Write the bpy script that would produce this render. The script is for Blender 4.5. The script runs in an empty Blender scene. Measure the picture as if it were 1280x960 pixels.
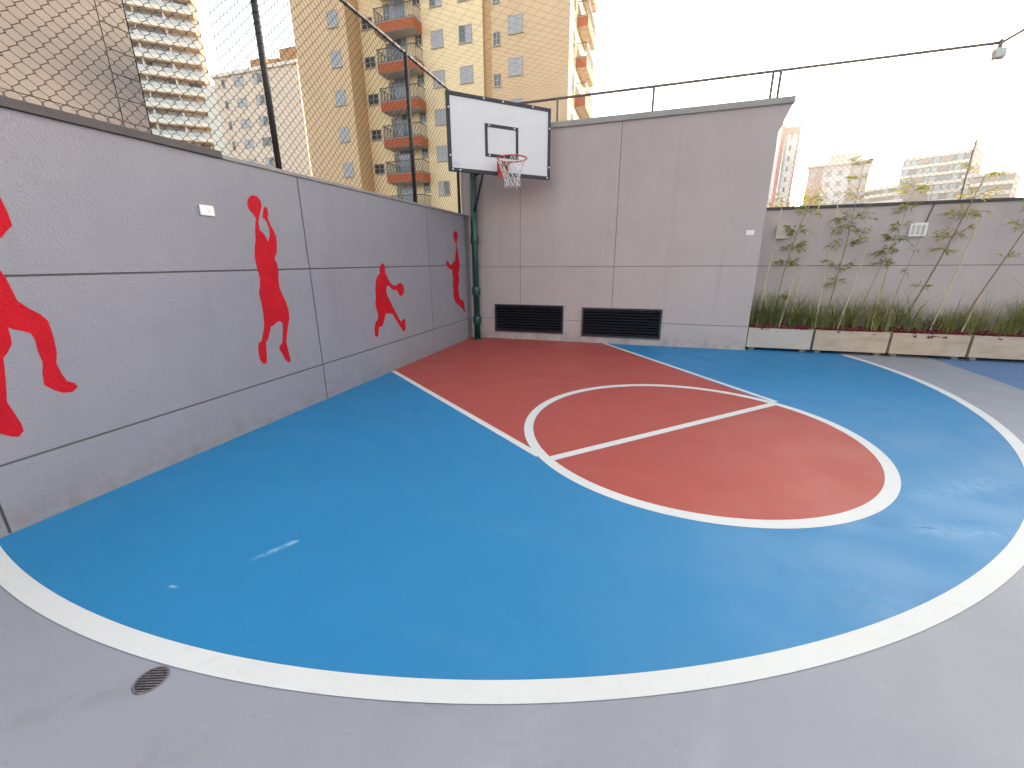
import bpy, bmesh, math, random
from mathutils import Vector, Matrix, noise
random.seed(7)
HAZE_D = .0008
R = math.radians
sc = bpy.context.scene
COL = sc.collection

# ------------------------------------------------------------------ helpers
class MB:
    """collects polygons with material slots and builds one mesh object"""
    def __init__(s): s.v = []; s.f = []; s.m = []; s.smooth = []
    def face(s, pts, mi=0, sm=False):
        b = len(s.v); s.v += [tuple(p) for p in pts]
        s.f.append(tuple(range(b, b+len(pts)))); s.m.append(mi); s.smooth.append(sm)
    def box(s, x0, x1, y0, y1, z0, z1, mi=0, M=None):
        c = [Vector((x, y, z)) for z in (z0, z1) for y in (y0, y1) for x in (x0, x1)]
        if M: c = [M @ p for p in c]
        b = len(s.v); s.v += [tuple(p) for p in c]
        for q in ((0,2,3,1),(4,5,7,6),(0,1,5,4),(2,6,7,3),(0,4,6,2),(1,3,7,5)):
            s.f.append(tuple(b+i for i in q)); s.m.append(mi); s.smooth.append(False)
    def tube(s, pts, r, n=8, mi=0, cap=True, r_end=None):
        pts = [Vector(p) for p in pts]; k = len(pts); b = len(s.v)
        ref = None
        for i, p in enumerate(pts):
            d = (pts[min(i+1, k-1)] - pts[max(i-1, 0)]).normalized()
            if ref is None:
                ref = d.orthogonal().normalized()
            u = (ref - d*ref.dot(d))
            u = u.normalized() if u.length > 1e-5 else d.orthogonal().normalized()
            ref = u; w = d.cross(u)
            rr = r if r_end is None else r + (r_end-r)*i/(k-1)
            for j in range(n):
                a = 2*math.pi*j/n
                s.v.append(tuple(p + u*rr*math.cos(a) + w*rr*math.sin(a)))
        for i in range(k-1):
            for j in range(n):
                a0 = b+i*n+j; a1 = b+i*n+(j+1) % n
                s.f.append((a0, a1, a1+n, a0+n)); s.m.append(mi); s.smooth.append(n > 4)
        if cap:
            s.f.append(tuple(b+j for j in reversed(range(n)))); s.m.append(mi); s.smooth.append(False)
            s.f.append(tuple(b+(k-1)*n+j for j in range(n))); s.m.append(mi); s.smooth.append(False)
    def prism(s, poly, h0, h1, axis='z', mi=0):
        """closed polygon (2d) extruded from h0 to h1 along an axis"""
        def P(p, h):
            return (p[0], p[1], h) if axis == 'z' else ((h, p[0], p[1]) if axis == 'x' else (p[0], h, p[1]))
        n = len(poly)
        s.face([P(p, h1) for p in poly], mi); s.face([P(p, h0) for p in reversed(poly)], mi)
        for i in range(n):
            a, c = poly[i], poly[(i+1) % n]
            s.face([P(a, h0), P(c, h0), P(c, h1), P(a, h1)], mi)
    def build(s, name, mats, parent=None, bevel=0, loc=None, recalc=True, weld=False):
        me = bpy.data.meshes.new(name)
        me.from_pydata(s.v, [], s.f)
        if not isinstance(mats, (list, tuple)): mats = [mats]
        for m in mats: me.materials.append(m)
        me.polygons.foreach_set('material_index', s.m)
        me.polygons.foreach_set('use_smooth', s.smooth)
        if recalc or weld:
            bm = bmesh.new(); bm.from_mesh(me)
            if weld: bmesh.ops.remove_doubles(bm, verts=bm.verts, dist=1e-5)
            if recalc: bmesh.ops.recalc_face_normals(bm, faces=bm.faces)
            bm.to_mesh(me); bm.free()
        me.update()
        return link(name, me, parent, bevel, loc)

def link(name, me, parent=None, bevel=0, loc=None):
    o = bpy.data.objects.new(name, me); COL.objects.link(o)
    if parent: o.parent = parent
    if loc: o.location = loc
    if bevel:
        b = o.modifiers.new('bevel', 'BEVEL'); b.width = bevel; b.segments = 2; b.limit_method = 'ANGLE'; b.angle_limit = R(40)
    return o
def empty(name, loc=(0, 0, 0), rz=0):
    o = bpy.data.objects.new(name, None); COL.objects.link(o)
    o.location = loc; o.rotation_euler = (0, 0, rz); o.empty_display_size = .1
    return o
def tag(o, label=None, cat=None, group=None, kind=None):
    if label: o['label'] = label
    if cat: o['category'] = cat
    if group: o['group'] = group
    if kind: o['kind'] = kind
    return o

def srgb(r, g, b):
    f = lambda c: (c/12.92 if c <= .04045 else ((c+.055)/1.055)**2.4)
    return tuple(f(c/255) for c in (r, g, b))

# ------------------------------------------------------------------ materials
def mat(name, col, rough=.6, metal=0, spec=.5, var=0, vscale=4, bump=0, bscale=60, var2=None, alpha=None):
    m = bpy.data.materials.new(name); m.use_nodes = True
    nt = m.node_tree; N = nt.nodes; L = nt.links; bs = N['Principled BSDF']
    bs.inputs['Base Color'].default_value = (*col, 1); bs.inputs['Roughness'].default_value = rough
    bs.inputs['Metallic'].default_value = metal; bs.inputs['Specular IOR Level'].default_value = spec
    if var or bump:
        tc = N.new('ShaderNodeTexCoord')
    if var:
        nz = N.new('ShaderNodeTexNoise'); nz.inputs['Scale'].default_value = vscale; nz.inputs['Detail'].default_value = 6
        nz.inputs['Roughness'].default_value = .65
        L.new(tc.outputs['Object'], nz.inputs['Vector'])
        rp = N.new('ShaderNodeValToRGB'); rp.color_ramp.elements[0].position = .32; rp.color_ramp.elements[1].position = .7
        c2 = var2 or tuple(c*(1-var) for c in col)
        rp.color_ramp.elements[0].color = (*c2, 1); rp.color_ramp.elements[1].color = (*[min(1, c*(1+var*.5)) for c in col], 1)
        L.new(nz.outputs['Fac'], rp.inputs['Fac']); L.new(rp.outputs['Color'], bs.inputs['Base Color'])
    if bump:
        nb = N.new('ShaderNodeTexNoise'); nb.inputs['Scale'].default_value = bscale; nb.inputs['Detail'].default_value = 3
        L.new(tc.outputs['Object'], nb.inputs['Vector'])
        bp = N.new('ShaderNodeBump'); bp.inputs['Strength'].default_value = bump; bp.inputs['Distance'].default_value = .01
        L.new(nb.outputs['Fac'], bp.inputs['Height']); L.new(bp.outputs['Normal'], bs.inputs['Normal'])
    return m

def mix_layer(m, fac_socket, col):
    """mix a further colour over whatever drives base colour"""
    nt = m.node_tree; bs = nt.nodes['Principled BSDF']; L = nt.links
    mx = nt.nodes.new('ShaderNodeMix'); mx.data_type = 'RGBA'
    src = bs.inputs['Base Color'].links
    if src: L.new(src[0].from_socket, mx.inputs[6])
    else: mx.inputs[6].default_value = bs.inputs['Base Color'].default_value
    mx.inputs[7].default_value = (*col, 1)
    L.new(fac_socket, mx.inputs[0]); L.new(mx.outputs[2], bs.inputs['Base Color'])
def nodes_noise(m, scale, lo, hi, amount, stretch=None, detail=5):
    nt = m.node_tree; N = nt.nodes; L = nt.links
    tc = N.new('ShaderNodeTexCoord'); mp = N.new('ShaderNodeMapping')
    if stretch: mp.inputs['Scale'].default_value = stretch[0]; mp.inputs['Rotation'].default_value = stretch[1]
    L.new(tc.outputs['Object'], mp.inputs['Vector'])
    nz = N.new('ShaderNodeTexNoise'); nz.inputs['Scale'].default_value = scale; nz.inputs['Detail'].default_value = detail
    L.new(mp.outputs[0], nz.inputs['Vector'])
    mr = N.new('ShaderNodeMapRange'); mr.inputs[1].default_value = lo; mr.inputs[2].default_value = hi
    mr.inputs[3].default_value = 0; mr.inputs[4].default_value = amount; mr.clamp = True
    L.new(nz.outputs['Fac'], mr.inputs[0])
    return mr.outputs[0]
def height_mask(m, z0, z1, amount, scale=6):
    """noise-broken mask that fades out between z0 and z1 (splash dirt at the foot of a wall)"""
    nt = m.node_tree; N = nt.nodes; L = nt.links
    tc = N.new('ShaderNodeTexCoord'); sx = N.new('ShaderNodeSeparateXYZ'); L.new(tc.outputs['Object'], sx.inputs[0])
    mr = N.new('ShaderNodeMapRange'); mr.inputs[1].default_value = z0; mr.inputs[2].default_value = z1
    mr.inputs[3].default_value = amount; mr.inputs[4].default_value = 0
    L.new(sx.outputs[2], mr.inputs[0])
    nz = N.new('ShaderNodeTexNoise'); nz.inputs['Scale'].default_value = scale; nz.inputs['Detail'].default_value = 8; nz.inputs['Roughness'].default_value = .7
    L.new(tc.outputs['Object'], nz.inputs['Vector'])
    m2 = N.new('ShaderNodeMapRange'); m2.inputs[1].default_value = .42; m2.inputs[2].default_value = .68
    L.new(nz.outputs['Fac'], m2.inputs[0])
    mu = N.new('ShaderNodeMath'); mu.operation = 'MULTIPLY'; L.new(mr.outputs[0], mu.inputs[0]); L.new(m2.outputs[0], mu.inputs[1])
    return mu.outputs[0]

def plaster(name, col):
    m = mat(name, col, rough=.85, spec=.25, var=.07, vscale=1.1, bump=.7, bscale=62)
    nt = m.node_tree; N = nt.nodes
    mix_layer(m, nodes_noise(m, 9, .56, .75, .18), tuple(c*.82 for c in col))
    mix_layer(m, nodes_noise(m, 2.2, .52, .8, .16, ((1, 1, .18), (0, 0, 0))), tuple(c*.8 for c in col))
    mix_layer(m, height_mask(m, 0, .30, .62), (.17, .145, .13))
    mix_layer(m, nodes_noise(m, 5, .60, .72, .22, ((1, 1, .06), (0, 0, 0))), tuple(c*.7 for c in col))
    mix_layer(m, nodes_noise(m, 60, .72, .76, .5, detail=2), tuple(min(1, c*1.5) for c in col))
    return m
wall_paint = plaster('grey_textured_plaster', (.258, .247, .285))
wall_paint_lit = plaster('grey_plaster_warm_lit', (.48, .40, .39))  # same grey plaster; warm light on the back walls is put in its colour
groove_m = mat('groove_shadow_gap', (.12, .11, .12), .9)
cap_dark = mat('dark_coping', (.055, .047, .05), .7, var=.3, vscale=7)
cap_grey = mat('grey_coping', (.24, .225, .22), .8, var=.2, vscale=5, bump=.3)
cap_light = mat('concrete_fascia', (.36, .335, .32), .8, var=.15, vscale=4, bump=.3)

def floor_paint(name, col, rough=.5, dirt=.25, spec=.4):
    m = mat(name, col, rough=rough, spec=spec, var=.06, vscale=.7, bump=.12, bscale=220)
    mix_layer(m, nodes_noise(m, 3.2, .5, .8, dirt*.55), tuple(c*.72+.01 for c in col))
    mix_layer(m, nodes_noise(m, 1.6, .56, .74, dirt*.7, ((.35, 3, 1), (0, 0, R(38)))), tuple(min(1, c*.85+.07) for c in col))
    mix_layer(m, nodes_noise(m, 26, .66, .74, dirt*.9), tuple(c*.62 for c in col))
    mix_layer(m, nodes_noise(m, 46, .71, .76, dirt*1.5, detail=2), tuple(min(1, c*.7+.2) for c in col))
    nt = m.node_tree
    rn = nodes_noise(m, 2.5, .3, .7, .16)
    ad = nt.nodes.new('ShaderNodeMath'); ad.operation = 'ADD'; ad.inputs[1].default_value = rough-.08
    nt.links.new(rn, ad.inputs[0]); nt.links.new(ad.outputs[0], nt.nodes['Principled BSDF'].inputs['Roughness'])
    return m
f_grey = floor_paint('grey_floor_paint', (.285, .290, .330), .55, .4, .35)
f_blue = floor_paint('blue_floor_paint', (.017, .200, .42), .54, .28, .35)
f_red = floor_paint('red_floor_paint', (.40, .072, .058), .56, .28, .3)
f_white = floor_paint('white_line_paint', (.65, .65, .635), .6, .3)
mix_layer(f_white, nodes_noise(f_white, 14, .6, .74, .35), (.55, .5, .45))
f_dullblue = floor_paint('dull_blue_floor_paint', (.10, .19, .36), .55, .3)
scuff_m = mat('pale_scuff', (.10, .30, .52), .52, spec=.35)
crack_m = mat('hairline_crack', (.011, .135, .33), .6)
crack_g = mat('hairline_crack_grey', (.22, .215, .25), .6)
ground_m = mat('distant_ground', (.13, .13, .11), .95, var=.4, vscale=.02)

steel_dark = mat('dark_coated_wire', (.022, .020, .022), .6, 0, .3)
post_dark = mat('dark_painted_post', (.028, .024, .028), .5, 0, .5, var=.3, vscale=20)
rail_grey = mat('weathered_rail', (.16, .135, .13), .5, .3, .5, var=.3, vscale=9)
net_cord = mat('net_cord', (.16, .13, .11), .9)
wire_glare = mat('glare_paled_wire', (.30, .28, .26), .5, .5)  # pale tone puts washing glare into the right fence's wire and posts
green_pole = mat('green_gloss_paint', (.006, .062, .050), .28, 0, .6, var=.2, vscale=10)
board_m = mat('backboard_panel', (.70, .67, .69), .55, 0, .4, var=.04, vscale=3)
frame_m = mat('dark_backboard_frame', (.022, .020, .03), .5)
bolt_m = mat('zinc_bolt', (.6, .6, .6), .35, .8)
rim_m = mat('orange_red_rim', (.52, .045, .022), .4)
cord_m = mat('white_net_cord', (.74, .70, .68), .85)
sticker_m = mat('grey_sticker', (.36, .38, .42), .5)
mural_red = mat('red_mural_paint', (.47, .009, .020), .8, 0, .12, var=.16, vscale=5, bump=.7, bscale=62)
louver_m = mat('louver_dark', (.020, .020, .030), .35, 0, .5)
louver_in = mat('louver_shadow', (.003, .003, .004), .9, 0, .1)
plastic_w = mat('white_plastic', (.74, .73, .72), .4)
plastic_g = mat('grey_symbol', (.3, .3, .31), .5)
box_grey = mat('grey_junction_box', (.52, .48, .42), .5, var=.1)
planter_m = mat('beige_concrete_planter', (.52, .40, .31), .9, 0, .2, var=.15, vscale=3, bump=.4, bscale=60)
mix_layer(planter_m, nodes_noise(planter_m, 4, .48, .75, .55, ((.8, .8, 2.4), (0, 0, 0))), (.34, .22, .135))
planter_clean = mat('clean_concrete_planter', (.52, .44, .385), .9, 0, .2, var=.12, vscale=3, bump=.4, bscale=60)
foot_m = mat('dark_concrete_foot', (.26, .22, .19), .9, var=.3, vscale=20)  # foot concrete is darker than the trough
soil_m = mat('dark_soil', (.05, .03, .025), .95, var=.4, vscale=30)
mulch_m = mat('red_bark_mulch', (.17, .014, .026), .9, var=.5, vscale=40)
def leaf_mat(name, col, trans=.25):
    m = mat(name, col, .55, 0, .3, var=.35, vscale=6)
    m.node_tree.nodes['Principled BSDF'].inputs['Transmission Weight'].default_value = 0
    nt = m.node_tree; bs = nt.nodes['Principled BSDF']; out = nt.nodes['Material Output']
    tr = nt.nodes.new('ShaderNodeBsdfTranslucent'); mx = nt.nodes.new('ShaderNodeMixShader')
    tr.inputs['Color'].default_value = (min(1, col[0]*2.2), min(1, col[1]*2.0), col[2]*.9, 1); mx.inputs[0].default_value = trans
    nt.links.new(bs.outputs[0], mx.inputs[1]); nt.links.new(tr.outputs[0], mx.inputs[2]); nt.links.new(mx.outputs[0], out.inputs[0])
    return m
grass_a = leaf_mat('liriope_blade', (.11, .145, .055)); grass_b = leaf_mat('pale_blade', (.26, .26, .09)); grass_c = leaf_mat('dry_blade', (.42, .34, .15))
bam_leaf = leaf_mat('bamboo_leaf', (.17, .19, .055), .45); bam_leaf2 = leaf_mat('yellow_bamboo_leaf', (.32, .27, .07), .45)  # second leaf tone is yellower
cane_m = mat('bamboo_cane', (.26, .24, .10), .5, var=.3, vscale=15)
cane_brown = mat('brown_cane', (.26, .17, .09), .6, var=.3, vscale=15)
stake_m = mat('dry_bamboo_stake', (.58, .45, .27), .6, var=.25, vscale=12)
plum_leaf = leaf_mat('plum_leaf', (.05, .02, .03), .1)
far_leaf = leaf_mat('sunlit_tree_leaf', (.30, .25, .05), .5)  # gold of sunlit treetops is put into this leaf colour
bark_m = mat('bark', (.10, .075, .055), .9, var=.3, vscale=8)

# ------------------------------------------------------------------ ground and court paint
# court axes: x along the back wall, y into the picture (back wall y=0, side wall x=0), metres
def disc_poly(c, r, a0, a1, n):
    return [(c[0]+r*math.cos(a0+(a1-a0)*i/n), c[1]+r*math.sin(a0+(a1-a0)*i/n)) for i in range(n+1)]
def sheet(name, polys, z, m, kind='structure'):
    b = MB()
    for p in polys: b.face([(x, y, z) for x, y in p])
    o = b.build(name, m, recalc=False); o['kind'] = kind
    return o
def ring(c, r0, r1, a0, a1, n):
    out = []
    for i in range(n):
        t0 = a0+(a1-a0)*i/n; t1 = a0+(a1-a0)*(i+1)/n
        out.append([(c[0]+r0*math.cos(t0), c[1]+r0*math.sin(t0)), (c[0]+r1*math.cos(t0), c[1]+r1*math.sin(t0)),
                    (c[0]+r1*math.cos(t1), c[1]+r1*math.sin(t1)), (c[0]+r0*math.cos(t1), c[1]+r0*math.sin(t1))])
    return out
def stripe(p, q, w):
    d = (Vector(q)-Vector(p)).normalized(); n = Vector((-d.y, d.x))*w/2
    return [tuple(Vector(p)-n), tuple(Vector(q)-n), tuple(Vector(q)+n), tuple(Vector(p)+n)]

sheet('ground', [[(-700, -700), (700, -700), (700, 700), (-700, 700)]], -.25, ground_m)
b = MB(); b.box(-.4, 16, -16, 1.2, -.2, 0); o = b.build('court_floor', f_grey); o['kind'] = 'structure'

AC, AR = (1.369, -1.700), 5.488                       # big arc (outer edge)
a_l = math.atan2(-math.sqrt(AR**2-AC[0]**2), -AC[0])   # where it meets x=0
a_b = math.atan2(-AC[1], math.sqrt(AR**2-AC[1]**2))    # where it meets y=0
a_l2 = a_l if a_l < 0 else a_l-2*math.pi
arcpts = disc_poly(AC, AR-.03, a_l2, a_b, 140)
arcpts = [(max(x, 0.0), min(y, .55 if x > 5.1 else 0.0)) for x, y in arcpts]
blue = [(0, 0)] + arcpts
sheet('blue_court_paint', [blue], .001, f_blue)
sheet('blue_court_paint', [[(5.1, 0), (6.57, 0), (6.45, .3), (5.1, .3)]], .0008, f_blue)
sheet('blue_side_paint', [[(7.70, .55), (7.74, -1.0), (7.72, -2.2), (7.80, -3.6), (15.5, -6), (15.5, .55)]], .001, f_dullblue)
FC, FR = (3.8515, -4.0719), 1.482
LW0, LW1 = (-.02, -2.93), (2.69, -4.965)
RW0, RW1 = (2.68, .02), (4.815, -2.925)
th0 = math.atan2(LW1[1]-FC[1], LW1[0]-FC[0]); th1 = math.atan2(RW1[1]-FC[1], RW1[0]-FC[0])
half = disc_poly(FC, FR-.03, th0, th1, 90)
sheet('red_lane_paint', [[(0, 0), (0, -2.93)] + half + [(2.68, 0)]], .0018, f_red)
W = .075
lines = ring(AC, AR-.088, AR, a_l2+.0, a_b+.05, 160)
lines = [[(max(x, 0.0), min(y, .02)) for x, y in p] for p in lines]
sheet('boundary_arc_line', lines, .0026, f_white)
sheet('free_throw_circle_line', ring(FC, FR-.085, FR, 0, 2*math.pi, 140), .0026, f_white)
sheet('lane_line', [stripe((.02, -2.96), (2.70, -4.985), .065)], .0031, f_white)
sheet('lane_line', [stripe((2.70, -.01), (4.86, -2.95), .065)], .0031, f_white)
sheet('free_throw_line', [stripe((2.80, -5.01), (4.83, -3.02), .075)], .0036, f_white)

# scuffs and hairline cracks
def wobble(p, q, w, n=14, amp=.012, taper=True):
    p = Vector(p); q = Vector(q); d = (q-p); nn = Vector((-d.y, d.x)).normalized(); out = []
    pts = [p+d*i/n+nn*random.uniform(-amp, amp) for i in range(n+1)]
    polys = []
    for i in range(n):
        w0 = w*(1-abs(2*i/n-1)**2*.9) if taper else w; w1 = w*(1-abs(2*(i+1)/n-1)**2*.9) if taper else w
        polys.append([tuple(pts[i]-nn*w0/2), tuple(pts[i+1]-nn*w1/2), tuple(pts[i+1]+nn*w1/2), tuple(pts[i]+nn*w0/2)])
    return polys
sheet('crack_line', wobble((4.75, -5.29), (5.25, -5.20), .0035, 20, .006) + wobble((5.05, -5.24), (5.11, -5.225), .016, 4, .003), .0014, crack_m)
sheet('crack_line', wobble((2.95, -6.55), (3.22, -5.7), .002, 26, .005), .0014, crack_m)
def smear(m, x, y, ang, ln, wd, col, amount, scale=18):
    nt = m.node_tree; N = nt.nodes; L = nt.links
    tc = N.new('ShaderNodeTexCoord'); mp = N.new('ShaderNodeMapping'); mp.vector_type = 'TEXTURE'
    mp.inputs['Location'].default_value = (x, y, 0); mp.inputs['Rotation'].default_value = (0, 0, R(ang)); mp.inputs['Scale'].default_value = (ln, wd, 1)
    L.new(tc.outputs['Object'], mp.inputs['Vector'])
    g = N.new('ShaderNodeTexGradient'); g.gradient_type = 'SPHERICAL'; L.new(mp.outputs[0], g.inputs[0])
    nz = N.new('ShaderNodeTexNoise'); nz.inputs['Scale'].default_value = scale; nz.inputs['Detail'].default_value = 6; nz.inputs['Roughness'].default_value = .7
    L.new(tc.outputs['Object'], nz.inputs['Vector'])
    mr = N.new('ShaderNodeMapRange'); mr.inputs[1].default_value = .38; mr.inputs[2].default_value = .62; mr.inputs[4].default_value = amount*2; L.new(nz.outputs['Fac'], mr.inputs[0])
    mu = N.new('ShaderNodeMath'); mu.operation = 'MULTIPLY'; mu.use_clamp = True; L.new(g.outputs['Fac'], mu.inputs[0]); L.new(mr.outputs[0], mu.inputs[1])
    mix_layer(m, mu.outputs[0], col)
rs = random.Random(21)
smear(f_blue, 1.605, -6.52, 62, .13, .028, (.30, .52, .68), .42, 30); smear(f_blue, 1.648, -6.44, 55, .045, .024, (.35, .58, .74), .7, 40)
smear(f_blue, 1.35, -6.875, 8, .035, .010, (.3, .5, .68), .8, 30)
smear(f_blue, 5.35, -5.2, 12, .55, .10, (.20, .38, .58), .30); smear(f_blue, 5.6, -4.6, 30, .7, .12, (.20, .38, .58), .25); smear(f_blue, 4.6, -6.0, -20, .9, .25, (.10, .27, .48), .25, 7)
for k in range(7): smear(f_blue, rs.uniform(.6, 5.5), rs.uniform(-6, -2.6), rs.uniform(0, 180), rs.uniform(.15, .6), rs.uniform(.03, .15), rs.choice([(.006, .10, .25), (.05, .25, .48)]), rs.uniform(.15, .3), rs.uniform(6, 22))
for k in range(5): smear(f_red, rs.uniform(1, 4.6), rs.uniform(-4.6, -1), rs.uniform(0, 180), rs.uniform(.2, .7), rs.uniform(.05, .25), rs.choice([(.27, .035, .025), (.48, .14, .11)]), rs.uniform(.15, .3), rs.uniform(6, 18))
smear(f_grey, 1.62, -7.36, 40, .32, .06, (.21, .19, .19), .35, 14)
for k in range(7): smear(f_grey, rs.uniform(1.8, 5.2), rs.uniform(-7.5, -6.2), rs.uniform(0, 180), rs.uniform(.2, .8), rs.uniform(.05, .25), rs.choice([(.19, .185, .21), (.38, .38, .41), (.22, .19, .18)]), rs.uniform(.2, .4), rs.uniform(6, 18))

# floor drains
def drain(x, y, r, label, m_in, m_ring, nbar):
    t = empty('floor_drain', (x, y, 0)); tag(t, label, 'floor drain')
    b = MB(); b.face([(r*.97*math.cos(a), r*.97*math.sin(a), .0008) for a in [2*math.pi*i/32 for i in range(32)]]); b.build('drain_hole', m_in, t, recalc=False)
    b = MB()
    for i in range(32):
        a = 2*math.pi*i/32; c = 2*math.pi*(i+1)/32
        P = lambda q, rr, z: (rr*math.cos(q), rr*math.sin(q), z)
        b.face([P(a, r*.88, .0032), P(a, r, .0032), P(c, r, .0032), P(c, r*.88, .0032)])
        b.face([P(a, r, .0032), P(a, r*1.05, .001), P(c, r*1.05, .001), P(c, r, .0032)])
    for k in range(nbar):
        u = (-1+2*(k+.5)/nbar)*r*.86; h = math.sqrt(max(0, (r*.9)**2-u*u))
        b.box(-h, h, u-r*.035, u+r*.035, .001, .003)
    b.build('grate', m_ring, t)
    return t
rust = mat('rusty_grate', (.20, .175, .19), .7, .2, var=.6, vscale=40)
drain(1.77, -7.235, .054, 'round slotted drain grate with rusty rim in the grey floor outside the arc', mat('drain_dark', (.01, .008, .008), .9), rust, 9).rotation_euler.z = R(20)
drain(1.205, -4.34, .035, 'small round drain cap set in the blue floor near the side wall', mat('drain_blue_dark', (.008, .06, .15), .8), mat('drain_blue', (.018, .15, .36), .6), 3)

# ------------------------------------------------------------------ walls
def panel_wall(b, us, zs, put, gap=.011, depth=.012):
    """plaster panels separated by real grooves; put(u0,u1,z0,z1) adds a slab"""
    for i in range(len(us)-1):
        for j in range(len(zs)-1):
            u0, u1, z0, z1 = us[i], us[i+1], zs[j], zs[j+1]
            put(u0+(gap/2 if i else 0), u1-(gap/2 if i < len(us)-2 else 0), z0+(gap/2 if j else 0), z1-(gap/2 if j < len(zs)-2 else 0))

# side wall with the murals
side = empty('side_wall', (0, 0, 0))
tag(side, 'long grey plaster side wall painted with red basketball player silhouettes', 'wall')
ZT = 2.33
b = MB(); b.box(-.22, -.012, -11, 0, -.1, ZT-.004)
b.build('wall_core', groove_m, side)
b = MB()
panel_wall(b, [-11, -9.4, -6.865, -4.262, -1.66, -.0], [-.02, .405, 1.445, ZT], lambda u0, u1, z0, z1: b.box(-.0125, 0, u0, u1, z0, z1), gap=.013)
b.build('plaster_panels', wall_paint, side, bevel=.002)
b = MB(); b.box(-.26, .022, -11, -5.06, ZT, ZT+.055); b.build('coping', cap_dark, side, bevel=.004)['label'] = 'dark strip coping'
b = MB(); b.box(-.25, .014, -5.055, 0, ZT, ZT+.032); b.build('coping', cap_grey, side, bevel=.004)['label'] = 'thin grey coping'

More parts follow.
